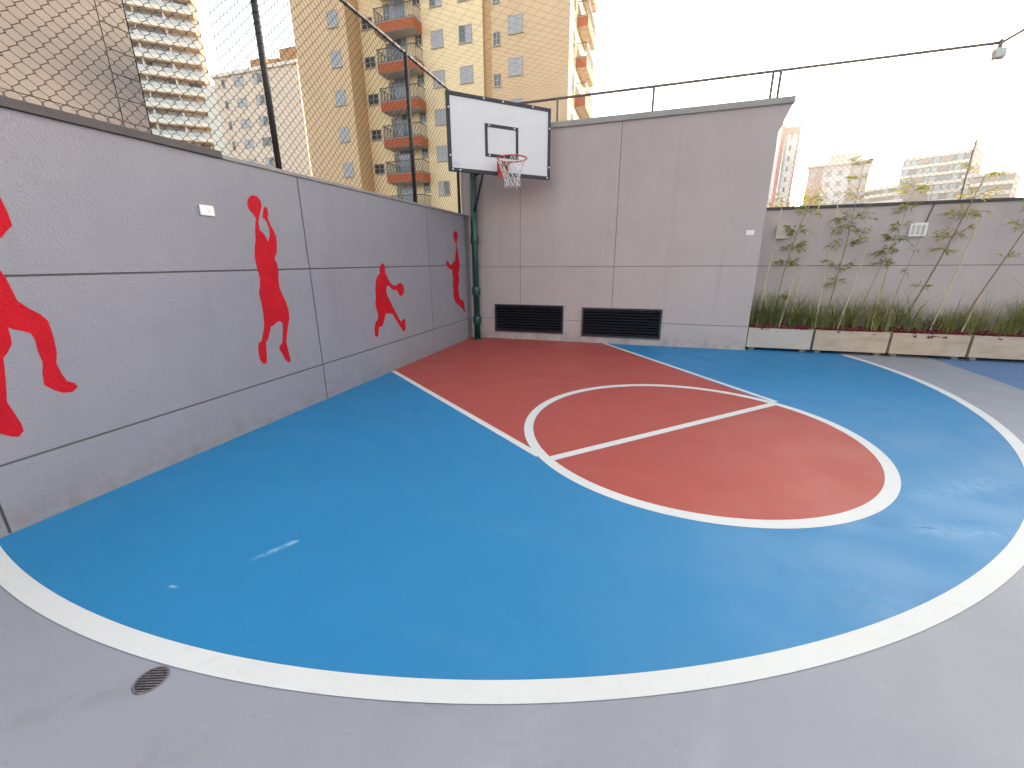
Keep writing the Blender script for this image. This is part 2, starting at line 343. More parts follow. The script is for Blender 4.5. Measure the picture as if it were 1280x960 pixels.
MURALS = {
  'red striding player at the near end, cut by the frame': [(-6.445, 1.863), (-6.440, 1.825), (-6.435, 1.786), (-6.434, 1.716), (-6.467, 1.683), (-6.490, 1.652), (-6.499, 1.648), (-6.540, 1.610), (-6.567, 1.550), (-6.556, 1.506), (-6.541, 1.479), (-6.529, 1.437), (-6.521, 1.374), (-6.514, 1.309), (-6.478, 1.262), (-6.437, 1.224), (-6.413, 1.180), (-6.411, 1.117), (-6.413, 1.058), (-6.419, 0.988), (-6.437, 0.924), (-6.429, 0.856), (-6.414, 0.802), (-6.382, 0.781), (-6.373, 0.753), (-6.404, 0.728), (-6.450, 0.735), (-6.487, 0.766), (-6.521, 0.808), (-6.510, 0.889), (-6.495, 0.937), (-6.500, 1.016), (-6.496, 1.084), (-6.504, 1.120), (-6.533, 1.136), (-6.568, 1.152), (-6.588, 1.166), (-6.589, 1.112), (-6.597, 1.069), (-6.622, 1.029), (-6.647, 1.001), (-6.655, 0.948), (-6.671, 0.862), (-6.693, 0.754), (-6.682, 0.692), (-6.669, 0.616), (-6.670, 0.568), (-6.696, 0.542), (-6.724, 0.554), (-6.762, 0.588), (-6.787, 0.638), (-6.765, 0.755), (-6.741, 0.881), (-6.725, 1.029), (-6.734, 1.136), (-6.725, 1.278), (-6.691, 1.414), (-6.643, 1.549), (-6.602, 1.685), (-6.564, 1.783), (-6.521, 1.844), (-6.487, 1.924), (-6.448, 1.968), (-6.438, 1.922)],
  'tall red player shooting with both arms raised': [(-4.811, 2.090), (-4.767, 2.083), (-4.741, 2.055), (-4.737, 2.008), (-4.762, 1.954), (-4.786, 1.908), (-4.803, 1.860), (-4.800, 1.795), (-4.769, 1.775), (-4.743, 1.732), (-4.731, 1.698), (-4.702, 1.754), (-4.695, 1.811), (-4.708, 1.868), (-4.728, 1.894), (-4.748, 1.911), (-4.739, 1.945), (-4.721, 1.988), (-4.705, 2.008), (-4.679, 1.996), (-4.675, 1.955), (-4.692, 1.907), (-4.675, 1.851), (-4.650, 1.805), (-4.630, 1.757), (-4.634, 1.688), (-4.650, 1.609), (-4.679, 1.565), (-4.690, 1.539), (-4.667, 1.499), (-4.667, 1.428), (-4.683, 1.347), (-4.687, 1.275), (-4.663, 1.201), (-4.636, 1.135), (-4.621, 1.048), (-4.626, 0.973), (-4.657, 0.900), (-4.687, 0.817), (-4.710, 0.744), (-4.704, 0.665), (-4.694, 0.573), (-4.697, 0.533), (-4.730, 0.536), (-4.760, 0.576), (-4.778, 0.631), (-4.807, 0.686), (-4.801, 0.717), (-4.761, 0.742), (-4.741, 0.815), (-4.724, 0.888), (-4.723, 0.942), (-4.752, 0.957), (-4.792, 0.949), (-4.830, 0.925), (-4.862, 0.919), (-4.882, 0.870), (-4.913, 0.812), (-4.944, 0.780), (-4.953, 0.715), (-4.965, 0.632), (-4.974, 0.588), (-5.009, 0.583), (-5.039, 0.628), (-5.042, 0.691), (-5.036, 0.752), (-5.021, 0.790), (-4.988, 0.801), (-4.968, 0.853), (-4.944, 0.900), (-4.927, 0.959), (-4.920, 1.040), (-4.917, 1.120), (-4.921, 1.191), (-4.927, 1.240), (-4.906, 1.288), (-4.888, 1.375), (-4.894, 1.433), (-4.903, 1.500), (-4.903, 1.567), (-4.887, 1.642), (-4.866, 1.699), (-4.851, 1.792), (-4.833, 1.858), (-4.820, 1.895), (-4.844, 1.930), (-4.877, 1.962), (-4.887, 2.006), (-4.872, 2.046), (-4.845, 2.075)],
  'red player crouching to dribble': [(-3.011, 1.463), (-2.962, 1.497), (-2.917, 1.481), (-2.899, 1.442), (-2.910, 1.393), (-2.899, 1.354), (-2.862, 1.303), (-2.827, 1.251), (-2.769, 1.203), (-2.708, 1.188), (-2.649, 1.197), (-2.616, 1.214), (-2.549, 1.218), (-2.493, 1.194), (-2.469, 1.139), (-2.481, 1.085), (-2.524, 1.041), (-2.589, 1.033), (-2.624, 1.063), (-2.644, 1.107), (-2.690, 1.131), (-2.754, 1.129), (-2.799, 1.152), (-2.843, 1.191), (-2.885, 1.199), (-2.915, 1.165), (-2.923, 1.115), (-2.907, 1.063), (-2.871, 1.020), (-2.836, 0.965), (-2.812, 0.925), (-2.783, 0.876), (-2.738, 0.818), (-2.698, 0.756), (-2.655, 0.700), (-2.621, 0.663), (-2.590, 0.685), (-2.546, 0.708), (-2.513, 0.682), (-2.510, 0.614), (-2.521, 0.541), (-2.575, 0.511), (-2.621, 0.557), (-2.678, 0.627), (-2.728, 0.688), (-2.777, 0.744), (-2.817, 0.800), (-2.877, 0.817), (-2.931, 0.823), (-2.987, 0.826), (-3.016, 0.778), (-3.047, 0.720), (-3.079, 0.673), (-3.125, 0.665), (-3.166, 0.665), (-3.180, 0.617), (-3.200, 0.559), (-3.237, 0.540), (-3.274, 0.575), (-3.270, 0.641), (-3.247, 0.717), (-3.218, 0.753), (-3.177, 0.762), (-3.158, 0.816), (-3.171, 0.877), (-3.194, 0.939), (-3.192, 1.007), (-3.165, 1.073), (-3.168, 1.151), (-3.149, 1.227), (-3.130, 1.284), (-3.096, 1.330), (-3.035, 1.361), (-3.033, 1.415)],
  'narrow red player leaping with one arm up beside the pole': [(-0.633, 2.052), (-0.559, 2.031), (-0.527, 1.968), (-0.561, 1.888), (-0.598, 1.842), (-0.580, 1.769), (-0.543, 1.691), (-0.538, 1.611), (-0.532, 1.544), (-0.500, 1.463), (-0.523, 1.368), (-0.572, 1.287), (-0.547, 1.205), (-0.562, 1.123), (-0.609, 1.056), (-0.593, 0.958), (-0.580, 0.887), (-0.552, 0.829), (-0.452, 0.792), (-0.384, 0.772), (-0.371, 0.684), (-0.333, 0.562), (-0.384, 0.553), (-0.448, 0.627), (-0.566, 0.688), (-0.695, 0.749), (-0.786, 0.807), (-0.822, 0.892), (-0.829, 1.001), (-0.833, 1.135), (-0.806, 1.214), (-0.841, 1.295), (-0.833, 1.369), (-0.911, 1.381), (-0.998, 1.416), (-1.051, 1.467), (-1.056, 1.518), (-0.984, 1.530), (-0.959, 1.492), (-0.904, 1.448), (-0.822, 1.465), (-0.755, 1.510), (-0.689, 1.531), (-0.681, 1.610), (-0.640, 1.689), (-0.625, 1.768), (-0.630, 1.841), (-0.689, 1.882), (-0.726, 1.945), (-0.713, 2.009)],
}


def mural(poly, label):
    b = MB(); b.prism(poly, -.004, .0012, 'x')
    o = b.build('painted_player', mural_red, side); o['label'] = label
    return o
for lab, poly in MURALS.items(): mural(poly, lab)

# back wall block with overhanging top
back = empty('back_wall', (0, 0, 0)); tag(back, 'tall grey plaster block wall behind the hoop with pale overhanging top', 'wall')
BX0, BX1, BZ = -.14, 5.09, 3.70
b = MB(); b.box(BX0, BX1, .012, 2.4, -.1, BZ); b.build('wall_core', [groove_m], back)
b = MB(); panel_wall(b, [BX0, 1.04, 2.80, BX1], [-.02, .41, 1.405, BZ], lambda u0, u1, z0, z1: b.box(u0, u1, 0, .0125, z0, z1), gap=.008)
b.box(BX1-.0, BX1+.001, .0, 2.4, -.02, BZ-.3)
b.build('plaster_panels', wall_paint_lit, back, bevel=.002)
b = MB(); b.box(-.16, BX1+.16, -.035, 2.45, BZ, BZ+.09); b.build('fascia', cap_light, back, bevel=.006)
b = MB(); b.prism([(BX1, BZ-.36), (BX1+.03, BZ-.30), (BX1+.145, BZ-.001), (BX1, BZ-.001)], -.002, 2.4, 'y'); b.build('corbel', wall_paint_lit, back, bevel=.004)['label'] = 'sloping corbel under the overhang'
b = MB()
# planter wall
pw = empty('planter_wall', (0, 0, 0)); tag(pw, 'low grey plaster wall with dark coping behind the planter boxes', 'wall')
b = MB(); b.box(BX1+.01, 14, .612, .82, -.1, 2.30); b.build('wall_core', groove_m, pw)
b = MB(); panel_wall(b, [BX1+.01, 9.4, 14], [-.02, 1.395, 2.30], lambda u0, u1, z0, z1: b.box(u0, u1, .6, .6125, z0, z1), gap=.009); b.build('plaster_panels', wall_paint_lit, pw, bevel=.002)
b = MB(); b.box(BX1+.005, 14, .57, .86, 2.30, 2.345); b.build('coping', cap_dark, pw, bevel=.004)

# ventilation grilles
def grille(x0, x1, z0, z1, label):
    t = empty('ventilation_grille', ((x0+x1)/2, 0, z0)); tag(t, label, 'vent grille', 'black louvred vents in the back wall')
    w = (x1-x0)/2; h = z1-z0
    b = MB(); b.box(-w+.005, w-.005, -.004, -.0015, .005, h-.005); b.build('back_panel', louver_in, t)
    b = MB(); fw = .032
    b.box(-w, w, -.035, -.001, 0, fw); b.box(-w, w, -.035, -.001, h-fw, h)
    b.box(-w, -w+fw, -.034, -.001, fw, h-fw); b.box(w-fw, w, -.034, -.001, fw, h-fw)
    b.build('frame', louver_m, t, bevel=.002)
    n = 9; b0 = None
    for k in range(n):
        zc = fw+(h-2*fw)*(k+.5)/n
        M = Matrix.Translation((0, -.02, zc)) @ Matrix.Rotation(R(32), 4, 'X')
        if b0 is None or True:
            b = MB(); b.box(-w+fw, w-fw, -.017, .016, -.002, .002, 0, M); b.build('slat', louver_m, t)
    return t
grille(.513, 1.905, .15, .69, 'black louvred vent nearer the green pole')
grille(2.265, 3.69, .125, .665, 'black louvred vent beside the end of the red lane')

# small wall fittings
t = empty('wall_switch', (0, -5.275, 1.875)); tag(t, 'white switch plate on the mural wall left of the leaping shooter', 'switch plate')
b = MB(); b.box(.001, .012, -.058, .058, 0, .078); b.build('plate', plastic_w, t, bevel=.004)
b = MB(); b.box(.012, .016, .002, .030, .022, .058); b.build('button', plastic_w, t, bevel=.002)
b = MB(); b.box(.0165, .0172, .014, .018, .032, .048); b.build('symbol', plastic_g, t)
t = empty('wall_switch', (4.905, 0, 1.875)); tag(t, 'white blank plate near the right end of the back wall', 'switch plate')
b = MB(); b.box(-.062, .062, -.012, -.001, 0, .082); b.build('plate', plastic_w, t, bevel=.004)
b = MB(); b.box(-.052, .052, -.0145, -.012, .012, .070); b.build('insert', plastic_w, t, bevel=.001)
t = empty('junction_box', (5.50, .6, 1.84)); tag(t, 'beige square junction box with a dark lock on the planter wall', 'junction box')
b = MB(); b.box(-.095, .095, -.06, -.002, 0, .20); b.build('box', box_grey, t, bevel=.004)
b = MB(); b.box(-.098, .098, -.068, -.0605, -.004, .204); b.build('lid', box_grey, t, bevel=.003)
b = MB(); b.tube([(.052, -.0685, .115), (.052, -.076, .115)], .014, 12); b.build('lock', louver_m, t)
t = empty('socket_box', (7.35, .6, 1.83)); tag(t, 'white socket box with three slots and a cable going up the planter wall', 'socket box')
b = MB(); b.box(-.11, .11, -.05, -.002, 0, .20); b.build('box', plastic_w, t, bevel=.004)
for k in range(3):
    b = MB(); b.box(-.085+k*.062, -.045+k*.062, -.058, -.0505, .03, .17); b.build('cover', plastic_g if k == 9 else box_grey, t, bevel=.002)
b = MB(); b.tube([(.085, -.012, .20), (.095, -.012, .25), (.115, -.012, .36), (.14, -.012, .465)], .010, 8); b.build('cable', rail_grey, t)

# ------------------------------------------------------------------ basketball hoop
hoop = empty('basketball_hoop', (.19, -.19, 0)); tag(hoop, 'basketball hoop on a dark green pole in the corner of the court', 'basketball hoop')
ax = Vector((1, -1, 0)).normalized(); rt = Vector((1, 1, 0)).normalized(); up = Vector((0, 0, 1))
O = Vector((.19, -.19, 0))
def HB(b, s0, s1, d0, d1, z0, z1, mi=0):
    """box in board axes: s along the board, d out from the corner along the diagonal (measured from the court corner)"""
    M = Matrix((( rt.x, ax.x, 0, -O.x), (rt.y, ax.y, 0, -O.y), (0, 0, 1, 0), (0, 0, 0, 1)))
    b.box(s0, s1, d0, d1, z0, z1, mi, M)
def HP(s, d, z): return rt*s + ax*d + up*z - O
S0 = .046
D0 = 1.425
b = MB(); b.tube([(0, 0, 0), (0, 0, 3.62)], .062, 24); b.build('pole', green_pole, hoop)
for z in (.38, .95, 1.90):
    b = MB(); b.tube([(0, 0, z-.08), (0, 0, z+.08)], .073, 24)
    b.box(-.086, .086, -.012, .012, z-.065, z+.065); b.box(-.012, .012, -.086, .086, z-.06, z+.06)
    b.build('clamp', green_pole, hoop, bevel=.004)
b = MB(); b.tube([(-.07, .05, 1.95), (-.07, .05, 3.55)], .022, 12); b.build('side_pipe', green_pole, hoop)
b = MB(); b.tube([(0, 0, 0), (0, 0, .012)], .085, 24); b.build('base_plate', green_pole, hoop)
for z in (3.04, 3.5):
    for s in (-.18, .18):
        b = MB(); b.tube([HP(S0*0+s*.25, .30, z), HP(S0+s, D0-.06, z)], .028, 8); b.build('arm', frame_m, hoop)
b = MB(); b.tube([HP(0, .31, 2.40), HP(0, .78, 3.02)], .022, 8); b.build('brace', frame_m, hoop)
ZB0, ZB1 = 2.832, 3.893
HWB = .897
bd = MB(); HB(bd, S0-HWB+.01, S0+HWB-.01, D0-.030, D0-.006, ZB0+.01, ZB1-.01)
board = bd.build('backboard', board_m, hoop)
b = MB(); fw = .052
HB(b, S0-HWB, S0+HWB, D0-.045, D0+.004, ZB0, ZB0+fw); HB(b, S0-HWB, S0+HWB, D0-.045, D0+.004, ZB1-fw, ZB1)
HB(b, S0-HWB, S0-HWB+fw, D0-.044, D0+.003, ZB0+fw, ZB1-fw); HB(b, S0+HWB-fw, S0+HWB, D0-.044, D0+.003, ZB0+fw, ZB1-fw)
b.build('frame', frame_m, board, bevel=.003)
b = MB(); TX, TZ0, TZ1, tw = .292, 3.085, 3.545, .046
HB(b, S0-TX, S0+TX, D0-.006, D0-.001, TZ0, TZ0+tw); HB(b, S0-TX, S0+TX, D0-.006, D0-.001, TZ1-tw, TZ1)
HB(b, S0-TX, S0-TX+tw, D0-.006, D0-.0015, TZ0+tw, TZ1-tw); HB(b, S0+TX-tw, S0+TX, D0-.006, D0-.0015, TZ0+tw, TZ1-tw)
b.build('target_square', frame_m, board)
BOLTS = [(s, z, .003, .012) for s, z in [(-.84, ZB0+.026), (-.72, ZB0+.026), (0, ZB0+.026), (.84, ZB0+.026), (-.3, ZB1-.026), (0.02, ZB1-.026), (.55, ZB1-.026), (-.87, 3.68), (-.87, 3.05), (.87, 3.6), (.87, 3.02)]]
BOLTS += [(s, z, -.002, .008) for s in (-.22, .22) for z in (TZ0+.022, TZ1-.022)]
for s, z, d0, d1 in BOLTS:
    b = MB(); b.tube([HP(S0+s, D0+d0, z), HP(S0+s, D0+d1, z)], .0125, 8); b.build('bolt', bolt_m, board)
b = MB()
for i in range(28):
    a = 2*math.pi*i/28; c = 2*math.pi*(i+1)/28
    P = lambda q, k: HP(S0-.775+.056*k*math.cos(q), D0-.0045, 2.935+.026*k*math.sin(q))
    b.face([P(a, .82), P(a, 1), P(c, 1), P(c, .82)])
for k in range(5): HB(b, S0-.80+k*.011, S0-.794+k*.011, D0-.0052, D0-.004, 2.928, 2.942)
b.build('sticker', sticker_m, board, recalc=False)
# rim, bracket, net
RR = .225; ZR = 3.01
RCd = D0+.125+RR; RCs = .04
rc = HP(RCs, RCd, ZR)
b = MB(); n = 48
b.tube([rc + rt*RR*math.cos(2*math.pi*i/n) + ax*RR*math.sin(2*math.pi*i/n) for i in range(n+1)], .0105, 8, cap=False)
rim = b.build('rim', rim_m, hoop)
b = MB()
HB(b, RCs-.085, RCs+.085, D0-.004, D0+.012, ZR-.20, ZR+.03)
HB(b, RCs-.07, RCs+.07, D0+.012, D0+.135, ZR-.012, ZR+.006)
for s in (-.078, .078):
    b.face([HP(RCs+s, D0+.012, ZR-.012), HP(RCs+s, D0+.13, ZR-.012), HP(RCs+s, D0+.012, ZR-.19)])
    b.face([HP(RCs+s*.93, D0+.012, ZR-.012), HP(RCs+s*.93, D0+.012, ZR-.19), HP(RCs+s*.93, D0+.13, ZR-.012)])
    b.tube([HP(RCs+s*.9, D0+.10, ZR-.006), HP(RCs+s*1.9, D0+.18, ZR)], .008, 6)
b.build('bracket', rim_m, rim, bevel=.002)
b = MB(); NS = 12
lev = [(0, RR*.985, -.006), (.30, .178, -.115), (.52, .140, -.20), (.72, .118, -.275), (.88, .112, -.335), (1., .122, -.40)]
def netp(k, l):
    t, r, z = lev[l]; a = 2*math.pi*(k+.5*l)/NS
    j = random.Random(k*31+l*7)
    return rc + rt*(r*math.cos(a)+j.uniform(-.012, .012)*(l > 0)) + ax*(r*math.sin(a)+j.uniform(-.012, .012)*(l > 0)) + up*(z+j.uniform(-.014, .014)*(l > 0))
for k in range(NS):
    for l in range(len(lev)-1):
        # each knot drops to the two neighbouring knots one row lower
        p0 = netp(k, l)
        for kk in (k, k-1):
            p1 = netp(kk % NS if kk >= 0 else kk+NS, l+1)
            mid = (p0+p1)/2
            cdir = Vector((mid.x-rc.x, mid.y-rc.y, 0)).normalized()
            b.tube([p0, mid-cdir*.006+up*-.004, p1], .0042, 5)
b.build('net', cord_m, rim)

# ------------------------------------------------------------------ fences
def link_mesh(b, L, H, diag, r, off=0, n=4):
    """45 degree wires in the plane (u: 0..L, v: 0..H)"""
    out = []
    k = math.floor(-H/diag)
    while k*diag < L:
        u0 = k*diag+off
        for sgn in (1, -1):
            # line u = u0 + v (sgn 1) or u = u0 + H - v (sgn -1)
            pts = []
            v0 = max(0, -u0); v1 = min(H, L-u0)
            if v1-v0 > .02:
                if sgn == 1: out.append(((u0+v0, v0), (u0+v1, v1), sgn))
                else: out.append(((u0+v0, H-v0), (u0+v1, H-v1), sgn))
        k += 1
    return out
lf = empty('chain_link_fence', (-.08, -11, 2.385)); tag(lf, 'dark chain link fence along the top of the mural wall', 'fence')
FL, FH = 11.4, 1.93
def zigzag(b, L, H, d, r, P, n=4):
    """interlocked zigzag wires; P(u, v, w) maps to space, w is the offset out of the plane"""
    h = d/2; rg = random.Random(5); k = 0
    while (k+1)*h < L:
        pts = []; j = 0; v = 0
        while v < H-.01:
            right = (j+k) % 2 == 0
            u = (k+1)*h+.0035 if right else k*h-.0035
            w = .0022 if right else -.0022
            ju = rg.gauss(0, .0012)
            pts.append(P(u+ju, max(0, v-.0045), w)); pts.append(P(u+ju, min(H, v+.0045), -w))
            j += 1; v = j*h
        b.tube(pts, r, n, cap=False); k += 1
b = MB()
zigzag(b, FL-1.5, FH, .081, .0020, lambda u, v, w: (w+.007*math.sin(u*2.1+v*1.3), 1.5+u, v+.004*math.sin(u*5)))
b.build('wire_mesh', steel_dark, lf, recalc=False)
for y in (-9.35, -6.87, -4.40, -1.86, -.26):
    b = MB(); b.tube([(.012, y+11, -.05), (.012, y+11, FH+.0)], .027 if y > -4.5 or y < -4.3 else .03, 12); b.build('post', post_dark, lf)
b = MB(); b.tube([(0, 0, FH), (0, FL, FH)], .024, 12); b.build('top_rail', post_dark, lf)
# lacing and ties on the posts/rail
b = MB()
for i in range(60): 
    y = .1+i*.19
    b.tube([(.026*math.cos(a), y+.004*a, FH+.026*math.sin(a)) for a in [k*math.pi/4 for k in range(9)]], .003, 4, cap=False)
for y in (-4.40, -1.86):
    for i in range(24):
        z = .05+i*.078
        b.tube([(.012+.032*math.cos(a), y+11+.032*math.sin(a), z+.004*a) for a in [k*math.pi/4 for k in range(9)]], .0028, 4, cap=False)
b.build('tie_wire', steel_dark, lf, recalc=False)

FZ = 4.37; FY = .70
rf = empty('chain_link_fence', (0, FY, 0)); tag(rf, 'weathered chain link fence above the planter wall and the tall block', 'fence')
b = MB()
zigzag(b, 9.0, FZ-2.35, .081, .0018, lambda u, v, w: (5.28+u, w+.007*math.sin(u*1.7+v), 2.35+v))
zigzag(b, 5.3, FZ-3.79, .081, .0018, lambda u, v, w: (-.1+u, w, 3.79+v))
b.build('wire_mesh', wire_glare, rf, recalc=False)
for x, z0 in ((-.1, 3.78), (1.56, 3.78), (3.24, 3.78), (5.04, 3.78), (5.145, 3.78), (7.83, 2.34), (10.6, 2.34), (13.6, 2.34)):
    b = MB(); b.tube([(x, -.012, z0), (x, -.012, FZ)], .022 if x < 6 else .009, 12); b.build('post', rail_grey if x < 6 else wire_glare, rf)  # posts beyond the block are thinned and paled to imitate glare
b = MB(); b.tube([(-.12, 0, FZ), (7.83, 0, FZ)], .021, 12); b.build('top_rail', rail_grey, rf)
b = MB(); b.tube([(7.83, 0, FZ), (8.3, .10, FZ+.28), (13.6, 1.2, FZ+3.2)], .021, 12); b.build('stay', rail_grey, rf)
fl = empty('floodlight', (7.80, .62, 4.10)); tag(fl, 'boxy floodlight fixed near the top of the fence post', 'floodlight')
b = MB(); b.box(-.065, .065, -.04, .04, .06, .185, 0, Matrix.Rotation(R(-12), 4, 'X')); b.build('housing', mat('floodlight_grey', (.55, .50, .42), .5), fl, bevel=.008)
b = MB(); b.box(-.055, .055, -.046, -.0405, .07, .175, 0, Matrix.Rotation(R(-12), 4, 'X')); b.build('lens', mat('floodlight_glass', (.5, .5, .48), .15), fl)
b = MB(); b.box(-.015, .015, .03, .07, .15, .30); b.build('bracket', rail_grey, fl)

# overhead ball net over the court
nt_ = MB()
for (u0, v0), (u1, v1), sg in link_mesh(None, 8.0, 9.6, .17, 0):
    n = max(3, int((u1-u0)/.35)); pts = []
    for i in range(n+1):
        u = u0+(u1-u0)*i/n; v = v0+(v1-v0)*i/n
        e = min(1, min(u, 8-u, v, 9.6-v)/1.2)
        pts.append((-.08+u, FY-.02-v, 4.335-.10*max(0, e)-.03*e*noise.noise((u*.8, v*.8, 0))))
    nt_.tube(pts, .0011, 3, cap=False)
o = nt_.build('overhead_net', net_cord, None, recalc=False); tag(o, 'thin cord ball net stretched over the court between the fence rails', 'net')

# ------------------------------------------------------------------ planters
PX = [(5.115, 6.062), (6.098, 7.100), (7.138, 8.092), (8.130, 9.10)]
PL = ['clean pale concrete planter box touching the tall block wall', 'concrete planter box with a curved hairline crack, second from the tall block',
      'concrete planter box with mulch chips spilled down its front', 'concrete planter box at the far right edge of the row']
for (x0, x1), lab in zip(PX, PL):
    i = PX.index((x0, x1))
    t = empty('planter_box', ((x0+x1)/2, .05, 0)); tag(t, lab, 'planter', 'concrete planter boxes along the wall')
    w = (x1-x0)/2; H = .385; z0 = .052; th = .05; D = .48
    b = MB()
    tp = .001
    def slab(ax0, ax1, ay0, ay1):
        b.box(ax0, ax1, ay0, ay1, z0+.03, H)
    # tapered front, back and end slabs plus base
    def quadbox(p): 
        b.face([p[0], p[1], p[2], p[3]]); b.face([p[7], p[6], p[5], p[4]])
        for k in range(4): b.face([p[k], p[4+k], p[4+(k+1) % 4], p[(k+1) % 4]])
    def hexa(x00, x01, y00, y01, x10, x11, y10, y11, za, zb):
        quadbox([(x00, y00, za), (x01, y00, za), (x01, y01, za), (x00, y01, za), (x10, y10, zb), (x11, y10, zb), (x11, y11, zb), (x10, y11, zb)])
    hexa(-w+tp, w-tp, .012, .06, -w, w, 0, .05, z0, H)
    hexa(-w+tp, w-tp, D-.06, D-.012, -w, w, D-.05, D, z0, H)
    hexa(-w+tp, -w+tp+.05, .0605, D-.0605, -w, -w+.05, .0505, D-.0505, z0, H)
    hexa(w-tp-.05, w-tp, .0605, D-.0605, w-.05, w, .0505, D-.0505, z0, H)
    b.box(-w+.07, w-.07, .062, D-.062, z0+.001, z0+.04)
    b.build('trough', planter_clean if i == 0 else planter_m, t, bevel=.006, weld=False)
    b = MB(); b.box(-w+.052, w-.052, .052, D-.052, .24, H-.012); b.build('soil', soil_m, t)
    for sx in (-w+.09, w-.09):
        b = MB(); b.box(sx-.04, sx+.04, .06, D-.06, 0, z0+.001); b.build('foot', foot_m, t)
    if i == 1:
        b = MB()
        pts = [(-.05, .33), (.0, .29), (.08, .265), (.16, .27), (.24, .30), (.33, .325)]
        for (xa, za), (xb, zb) in zip(pts, pts[1:]):
            fr = lambda z: .012*(H-z)/(H-z0)-.0012
            b.tube([(xa, fr(za), za), (xb, fr(zb), zb)], .0022, 4, cap=False)
        b.build('crack', mat('planter_crack', (.22, .17, .14), .9), t, recalc=False)
# dark gap under and behind the row is real; mulch, grass
rng = random.Random(3)
b = MB()
for (x0, x1) in PX:
    nx, ny = 26, 10
    def hgt(x, y): return .382 + .05*noise.noise((x*3.1, y*6, 1)) + .03*noise.noise((x*11, y*11, 4)) + .03*math.sin((y-.1)*6.5)
    g = [[(x0+.03+(x1-x0-.06)*i/nx, .085+.36*j/ny) for i in range(nx+1)] for j in range(ny+1)]
    for j in range(ny):
        for i in range(nx):
            q = [g[j][i], g[j][i+1], g[j+1][i+1], g[j+1][i]]
            b.face([(x, y, hgt(x, y)) for x, y in q])
def chip(x, y, z, s=1):
    M = Matrix.Translation((x, y, z)) @ Matrix.Rotation(rng.uniform(0, 6.3), 4, 'Z') @ Matrix.Rotation(rng.uniform(-.8, .8), 4, 'X') @ Matrix.Rotation(rng.uniform(-.6, .6), 4, 'Y')
    l = rng.uniform(.012, .03)*s; w = rng.uniform(.005, .011)*s
    b.box(-l, l, -w, w, -.003*s, .004*s, 0, M)
for (x0, x1) in PX:
    for k in range(330):
        x = rng.uniform(x0+.03, x1-.03); y = .065+.3*rng.random()**1.6
        chip(x, y, hgt(x, y)+.006)
    for k in range(46):
        x = rng.uniform(x0+.04, x1-.04); chip(x, .052+rng.uniform(-.008, .03), .389+rng.uniform(0, .012))
for x, z in ((7.43, .355), (7.40, .34), (7.60, .345), (7.62, .335), (7.66, .352), (7.70, .345), (7.78, .34), (7.80, .333), (7.58, .325), (8.42, .35), (8.44, .342), (5.32, .37), (5.38, .372), (6.40, .368)):
    chip(x, .048, z, 1.15)
for x in (7.98, 8.03, 8.1): chip(x, -.01, .012, .8)
o = b.build('bark_mulch', mulch_m, None, recalc=False); tag(o, 'dark red bark mulch spread over the planter boxes', 'mulch', kind='stuff')

b = MB()
def blade(x, y, z, h, lean, az, w, mi):
    d = Vector((math.cos(az), math.sin(az), 0)); s = Vector((-d.y, d.x, 0))
    pts = []
    for k in range(4):
        t = k/3
        pts.append(Vector((x, y, z)) + d*lean*t*t*h + up*h*(t-.28*lean*t*t*t))
    ws = [w, w*.95, w*.65, w*.1]
    for k in range(3):
        b.face([pts[k]-s*ws[k], pts[k]+s*ws[k], pts[k+1]+s*ws[k+1], pts[k+1]-s*ws[k+1]], mi, True)
x = 5.17
while x < 9.08:
    for y in (.23, .32, .41):
        cx = x+rng.uniform(-.06, .06); cy = y+rng.uniform(-.05, .03)
        big = (.95 + .55*noise.noise((cx*2.3, cy*3, 2))) * (1.1 if cx < 6.1 else 1)*rng.uniform(.75, 1.15)
        if 7.45 < cx < 7.75 and y < .35: big *= .6
        if rng.random() < .12: continue
        for k in range(rng.randint(20, 44)):
            a = rng.uniform(0, 6.28)
            hh = rng.uniform(.34, .80)*big
            r_ = rng.random(); mi = 0 if r_ < (.66 if cx < 6.1 else .42) else (1 if r_ < .86 else 2)
            blade(cx+.03*math.cos(a), max(.09, cy+.03*math.sin(a)), .37, hh, rng.uniform(.1, 1.15), a+rng.uniform(-.5, .5), rng.uniform(.0026, .0052), mi)
    x += .15
for k in range(60):   # low trailing blades over the front lip
    x = rng.uniform(5.15, 9.0); blade(x, .08, .385, rng.uniform(.10, .22), rng.uniform(.9, 1.7), rng.uniform(-2.6, -.5), .003, rng.choice((1, 2)))
o = b.build('border_grass', [grass_a, grass_b, grass_c], None, recalc=False); tag(o, 'dense spiky border grass filling the planter boxes', 'grass', kind='stuff')

# small plum-leaved shrub in the third planter
t = empty('small_shrub', (7.66, .2, .37)); tag(t, 'small dark plum leaved shrub in the mulch of the spilled planter', 'shrub')
b = MB()
for k in range(7):
    a = rng.uniform(0, 6.28); b.tube([(0, 0, 0), (.04*math.cos(a), .04*math.sin(a), .09), (.09*math.cos(a), .07*math.sin(a), .2*rng.uniform(.6, 1.1))], .003, 4)
b.build('stem', cane_brown, t, recalc=False)
b = MB()
for k in range(110):
    p = Vector((rng.gauss(0, .055), rng.gauss(0, .045), .04+.17*rng.random()))
    d = Vector((rng.uniform(-1, 1), rng.uniform(-1, 1), rng.uniform(-.5, 1))).normalized(); s = d.orthogonal().normalized()
    b.face([p, p+d*.016+s*.009, p+d*.034, p+d*.016-s*.009])
b.build('foliage', plum_leaf, t, recalc=False)

